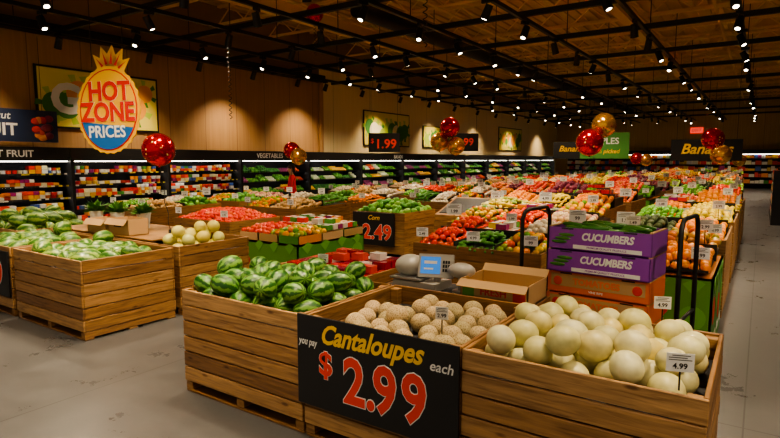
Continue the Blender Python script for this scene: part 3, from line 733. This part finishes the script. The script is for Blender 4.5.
# ------------------------------------------------------------------ wall signs & posters
def hang(b, x, y, z, top=TZ): b.cyl((x, y, z), (x, y, top), .005, BLACK, seg=5)
LIME = mat('poster_lime', (.45, .6, .06), .6); PYEL = mat('poster_yellow', (.80, .68, .12), .6); DGR = mat('poster_green', (.06, .24, .04), .6); CREAM = mat('poster_cream', (.82, .74, .5), .6)
PORA = mat('poster_orange', (.85, .35, .04), .6); NAVY = mat('sign_navy', (.02, .035, .09), .5)
def poster(y0, y1, z0, z1, seed, word=None, x=-13.98):
    rr = random.Random(seed); b = MB(); b.box(x, x + .04, y0, y1, z0, z1, BLACKP); F = fr((x + .042, y0, z0), (0, 1, 0)); w = y1 - y0; h = z1 - z0
    b.box(.05, w - .05, .05, h - .05, 0, .004, PYEL, F)
    for i in range(9):
        cx = .25 + (w - .5) * (i + .5) / 9; cy = h * rr.uniform(.3, .7); ra = h * rr.uniform(.12, .25)
        b.poly([(cx + ra * math.cos(t * .314), cy + ra * math.sin(t * .314)) for t in range(20)], .006 + i * .0006, rr.choice([PORA, LIME, DGR, CREAM, DGR]), F)
        for k in range(6):
            a = k * 1.05 + i; b.poly([(cx, cy), (cx + ra * 1.5 * math.cos(a - .25), max(.06, min(h - .06, cy + ra * 1.5 * math.sin(a - .25)))), (cx + ra * 1.6 * math.cos(a + .1), max(.06, min(h - .06, cy + ra * 1.6 * math.sin(a + .1))))], .005 - k * .0001 + i * .0006, rr.choice([LIME, DGR]), F)
    if word: b.text(word, h * .66, WHITE, F @ Matrix.Translation((w * .3, h * .47, .016)), off=.045)
    b.build('wall_poster')
poster(6.1, 9.2, 2.65, 4.1, 3, 'Go')
poster(18.7, 22.3, 2.5, 4.0, 5); poster(23.6, 26.6, 2.5, 3.6, 8); poster(33, 37, 2.5, 4.0, 9)
b = MB(); b.box(-13.5, -13.44, 3.2, 6.3, 2.3, 3.0, NAVY); F = fr((-13.438, 4.8, 2.65), (0, 1, 0))
b.text('fresh cut', .22, WHITE, F @ Matrix.Translation((.15, .2, 0)), shear=.2, off=.01); b.text('FRUIT', .36, WHITE, F @ Matrix.Translation((.2, -.1, 0)), off=.025)
for i in range(14): b.ell(F @ Vector((.95 + R.uniform(0, .5), R.uniform(-.25, .2), .0)), (.02, .1, .08), R.choice([K['tomato'][0], K['orange'][0], K['grape'][0]]), None, 8, 6)
hang(b, -13.47, 3.5, 3); hang(b, -13.47, 6.0, 3); b.build('cut_fruit_sign')
for yy, wd in ((5.1, 'CUT FRUIT'), (12.5, 'VEGETABLES'), (20, 'SALADS')):
    b = MB(); F = fr((-13.045, yy, 2.03), (0, 1, 0)); b.text(wd, .2, WHITE, F, off=.02); b.build('case_lettering')

def hsign(x, y, z0, z1, w, items, name, yaw=0.0, bg=BLACKP):
    b = MB(); r = (math.cos(yaw), math.sin(yaw), 0); F = fr((x, y, (z0 + z1) / 2), r); h = (z1 - z0)
    b.box(-w / 2, w / 2, -h / 2, h / 2, -.03, 0, bg, F)
    for (t, s, m, dx, dy, sh) in items: b.text(t, s, m, F @ Matrix.Translation((dx, dy, .002)), off=.02, shear=sh)
    for s in (-.42, .42):
        p = F @ Vector((s * w, h / 2, -.015)); hang(b, p.x, p.y, p.z, TZ - .03)
    b.build(name)
hsign(-1.2, 16.1, 1.88, 2.42, 1.6, [('Bananas', .36, YEL, -.0, .02, .3)], 'hanging_department_sign', .25)
hsign(-6.1, 21.6, 1.95, 2.6, 1.4, [('Bananas', .31, YEL, 0, .05, .3)], 'hanging_department_sign', .3)
hsign(-4.6, 20.2, 1.95, 2.85, 1.6, [('APPLES', .3, WHITE, 0, .15, 0), ('fresh picked', .2, YEL, 0, -.2, .2)], 'hanging_department_sign', .3, DGR)
hsign(-10.0, 14.5, 2.15, 2.75, 1.0, [('1.99', .4, ORG, .05, -.05, 0), ('$', .2, ORG, -.38, .05, 0)], 'hanging_price_sign', .6)
hsign(-8.4, 17, 2.2, 2.8, .9, [('1.99', .34, ORG, 0, 0, 0)], 'hanging_price_sign', .5)
hsign(1.5, 26, 2.3, 2.9, 1.6, [('Deli', .4, YEL, 0, 0, .3)], 'hanging_department_sign', .1)
b = MB(); F = fr((-4, 44.97, 4.0), (1, 0, 0)); b.box(-.4, .4, -.2, .2, -.0, .03, mat('exit_red', (.8, .05, .03), .5, emit=1.5), F); b.text('EXIT', .3, WHITE, F @ Matrix.Translation((0, 0, .031))); b.build('exit_sign')

# pineapple-shaped promo sign
HR = mat('promo_red', (.62, .015, .006), .6); HY = mat('promo_yellow', (.85, .46, .01), .6); HB = mat('promo_blue', (.01, .12, .42), .6)
b = MB(); F = fr((-7.70, 4.32, 2.60), (.88, .47, 0)) @ Matrix.Rotation(-.1, 4, 'Z')
def oval(a, c, n=32, y=0): return [(a * math.cos(6.283 * i / n), y + c * math.sin(6.283 * i / n)) for i in range(n)]
def bumpy(a, c, n=60): return [((a + .018 * (i % 2)) * math.cos(6.283 * i / n), (c + .018 * (i % 2)) * math.sin(6.283 * i / n)) for i in range(n)]
b.poly(bumpy(.46, .6), .02, HY, F)
b.poly(oval(.43, .57), .004, HR, F @ Matrix.Translation((0, 0, .02)))
b.poly(oval(.41, .55), .004, HY, F @ Matrix.Translation((0, 0, .024)))
lo = [(.41 * math.cos(t), .55 * math.sin(t)) for t in [math.pi + .38 + i * (math.pi - .76) / 20 for i in range(21)]]
b.poly(lo, .004, HB, F @ Matrix.Translation((0, 0, .028)))
for a, L, w in ((0, .42, .11), (.4, .42, .10), (-.4, .42, .10), (.8, .38, .09), (-.8, .38, .09)):
    Mx = F @ Matrix.Translation((0, .48, .0)) @ Matrix.Rotation(a, 4, 'Z')
    b.poly([(-w, 0), (w, 0), (w * .9, L * .5), (0, L), (-w * .9, L * .5)], .018, HY, Mx)
    b.poly([(-w * .2, .16), (w * .2, .16), (0, L * .8)], .021, HR, Mx)
for t, s, y, m in (('HOT', .36, .25, HR), ('ZONE', .36, -.04, HR), ('PRICES', .23, -.31, WHITE)):
    if m is HR: b.text(t, s, WHITE, F @ Matrix.Translation((0, y, .034)) @ Matrix.Rotation(.12, 4, 'Z'), off=.045, sx=.8)
    b.text(t, s, m, F @ Matrix.Translation((0, y, .038)) @ Matrix.Rotation(.12, 4, 'Z'), off=.036 if m is HR else .02, sx=.8)
hang(b, -7.90, 4.21, 3.2); hang(b, -7.48, 4.43, 3.2); b.build('pineapple_promo_sign')

# ------------------------------------------------------------------ balloons
BR = mat('red_foil', (.62, .008, .012), .18, .85); BG = mat('gold_foil', (.80, .42, .07), .2, .9); DOT = mat('foil_pattern', (.9, .7, .3), .3, .6)
RIB = mat('ribbon', (.02, .02, .02), .4)
def balloons(items, anchor, name='balloon_bunch'):
    b = MB()
    for (x, y, z, r, m) in items:
        b.ell((x, y, z), (r, r, r * 1.03), m, None, 24, 16)
        for i in range(22):
            d = Vector((R.gauss(0, 1), R.gauss(0, 1), R.gauss(0, 1))).normalized()
            b.ell(Vector((x, y, z)) + d * r * .985, (r * .07, r * .07, r * .03), DOT if m is BR else BR, d.to_track_quat('Z', 'Y').to_matrix(), 6, 4)
        b.cyl((x, y, z - r * 1.1), (x, y, z - r * 1.0), .02, m, r1=.008, seg=8)
        n = 24; p0 = Vector((x, y, z - r * 1.08)); p1 = Vector(anchor)
        b.tube([p0.lerp(p1, i / n) + Vector((math.sin(i * .8) * .01, math.cos(i * .8) * .01, 0)) for i in range(n + 1)], .005, RIB, 4)
    a = Vector(anchor); b.cyl(a, a + Vector((0, 0, .05)), .035, RIB, r1=.03, seg=10)
    b.build(name)
balloons([(-6.85, 4.5, 2.04, .22, BR)], (-6.8, 4.6, .885))
balloons([(-9.0, 9.3, 2.12, .19, BR), (-8.75, 9.25, 1.98, .19, BG)], (-8.8, 9.0, 1.1))
balloons([(-5.6, 10.6, 2.6, .21, BR), (-5.85, 10.6, 2.3, .2, BG), (-5.5, 10.7, 2.2, .19, BG)], (-5.7, 11.2, 1.1))
balloons([(-2.3, 9.1, 2.18, .21, BR), (-2.15, 9.35, 2.46, .19, BG)], (-2.4, 8.6, 1.3))
balloons([(-.8, 12.1, 2.3, .2, BR), (-.65, 12.0, 2.0, .18, BG)], (-.9, 12.9, 1.3))
balloons([(-3.5, 20, 1.95, .2, BR), (-3.2, 20, 1.9, .2, BG)], (-3.4, 20.6, 1.3))
balloons([(-.5, 16.8, 1.9, .16, BG)], (-.9, 17.8, 1.35))
b = MB(); b.ell((-8.6, 9.7, 5.2), (.2, .2, .21), BR, None, 20, 14); b.cyl((-8.6, 9.7, 4.97), (-8.6, 9.7, 5.0), .02, BR, r1=.01)
b.tube([(-8.6 + .03 * math.cos(i), 9.7 + .03 * math.sin(i), 4.97 - i * .012) for i in range(60)], .005, RIB, 4); b.build('loose_balloon')
for (x, y, z, n) in ((-9.4, 7.9, 4.58, 130), (-4.0, 6.8, 4.58, 80)):
    b = MB(); b.tube([(x + .03 * math.cos(i * .9), y + .03 * math.sin(i * .9), z - i * .014) for i in range(n)], .009, RIB, 4); b.build('hanging_ribbon')

# ------------------------------------------------------------------ shopper
def person(loc, rz):
    V = []; E = []; Rd = []
    def v(p, r, par=None):
        V.append(p); Rd.append(r); i = len(V) - 1
        if par is not None: E.append((par, i))
        return i
    pel = v((0, 0, .96), .135); sp = v((0, .01, 1.12), .12, pel); ch = v((0, .03, 1.3), .14, sp); ut = v((0, .03, 1.42), .10, ch); nk = v((0, .05, 1.5), .052, ut)
    h1 = v((0, .07, 1.57), .07, nk); h2 = v((0, .075, 1.65), .088, h1); h3 = v((0, .07, 1.71), .065, h2)
    for s in (-1, 1):
        sh = v((s * .17, .03, 1.39), .06, ut); el = v((s * .23, .08, 1.12), .045, sh); wr = v((s * .19, .33, 1.12), .03, el); pa = v((s * .185, .40, 1.12), .034, wr)
        for k, fx in enumerate((-.03, -.01, .01, .03)):
            L = (.03, .036, .034, .027)[k]
            a = v((s * .185 + fx, .44, 1.12), .0095, pa); c = v((s * .185 + fx, .44 + L, 1.112), .009, a); v((s * .185 + fx, .44 + L * 1.6, 1.095), .008, c)
        a = v((s * .185 - s * .045, .39, 1.115), .011, pa); v((s * .185 - s * .055, .43, 1.105), .009, a)
        hp = v((s * .09, 0, .88), .095, pel); kn = v((s * .1, .03, .5), .06, hp); an = v((s * .1, -.02, .1), .043, kn); v((s * .11, .05, .05), .045, an); v((s * .115, .15, .04), .035, len(V) - 1)
    me = bpy.data.meshes.new('body'); me.from_pydata(V, E, []); ob = bpy.data.objects.new('body', me); scene.collection.objects.link(ob)
    sk = ob.modifiers.new('skin', 'SKIN'); sk.use_smooth_shade = True
    sv = me.skin_vertices[0].data
    for i, r in enumerate(Rd): sv[i].radius = (r, r * (.8 if i in (0, 1, 2, 3) else 1)); sv[i].use_root = (i == 0)
    ss = ob.modifiers.new('sub', 'SUBSURF'); ss.levels = 2; ss.render_levels = 2
    dg = bpy.context.evaluated_depsgraph_get(); m2 = bpy.data.meshes.new_from_object(ob.evaluated_get(dg)); bpy.data.objects.remove(ob)
    SK = mat('skin_tone', (.5, .29, .19), .5); RS = mat('red_shirt', (.75, .015, .02), .8); PT = mat('dark_trousers', (.02, .02, .03), .8); HA = mat('dark_hair', (.02, .013, .01), .6)
    for m in (SK, RS, PT, HA): m2.materials.append(m)
    for p in m2.polygons:
        c = p.center; p.use_smooth = True
        p.material_index = 3 if c.z < .09 else 2 if c.z < .95 else 0 if (c.z > 1.49 or (c.y > .32)) else 1
    e = bpy.data.objects.new('shopper', None); scene.collection.objects.link(e); e.location = loc; e.rotation_euler = (0, 0, rz)
    o = bpy.data.objects.new('body', m2); scene.collection.objects.link(o); o.parent = e
    b = MB(); b.ell((0, .045, 1.70), (.1, .11, .09), HA, None, 16, 10); b.ell((0, .0, 1.63), (.094, .07, .09), HA, None, 14, 10); b.build('hair', parent=e)
    b = MB(); b.ell((0, .165, 1.635), (.013, .02, .02), SK, None, 8, 6)
    for s in (-1, 1): b.ell((s * .032, .15, 1.655), (.013, .008, .008), WHITE, None, 8, 6); b.ell((s * .032, .157, 1.655), (.006, .004, .006), HA, None, 6, 5); b.ell((s * .088, .07, 1.64), (.012, .02, .03), SK, None, 8, 6)
    b.ell((0, .15, 1.595), (.022, .008, .006), HR, None, 8, 5); b.build('face', parent=e)
person((-10.9, 11.3, 0), math.radians(150))

# ------------------------------------------------------------------ world, camera
w = bpy.data.worlds.new('World'); scene.world = w; w.use_nodes = True
w.node_tree.nodes['Background'].inputs[0].default_value = (1, .86, .68, 1); w.node_tree.nodes['Background'].inputs[1].default_value = 0.5
cam = bpy.data.cameras.new('Camera'); co = bpy.data.objects.new('Camera', cam); scene.collection.objects.link(co); scene.camera = co
co.location = (0, 0, 1.9); co.rotation_euler = (math.radians(90 - 6.13), 0, math.radians(34)); cam.lens = 549 / 780 * 36; cam.sensor_width = 36; cam.clip_start = .05; cam.clip_end = 200
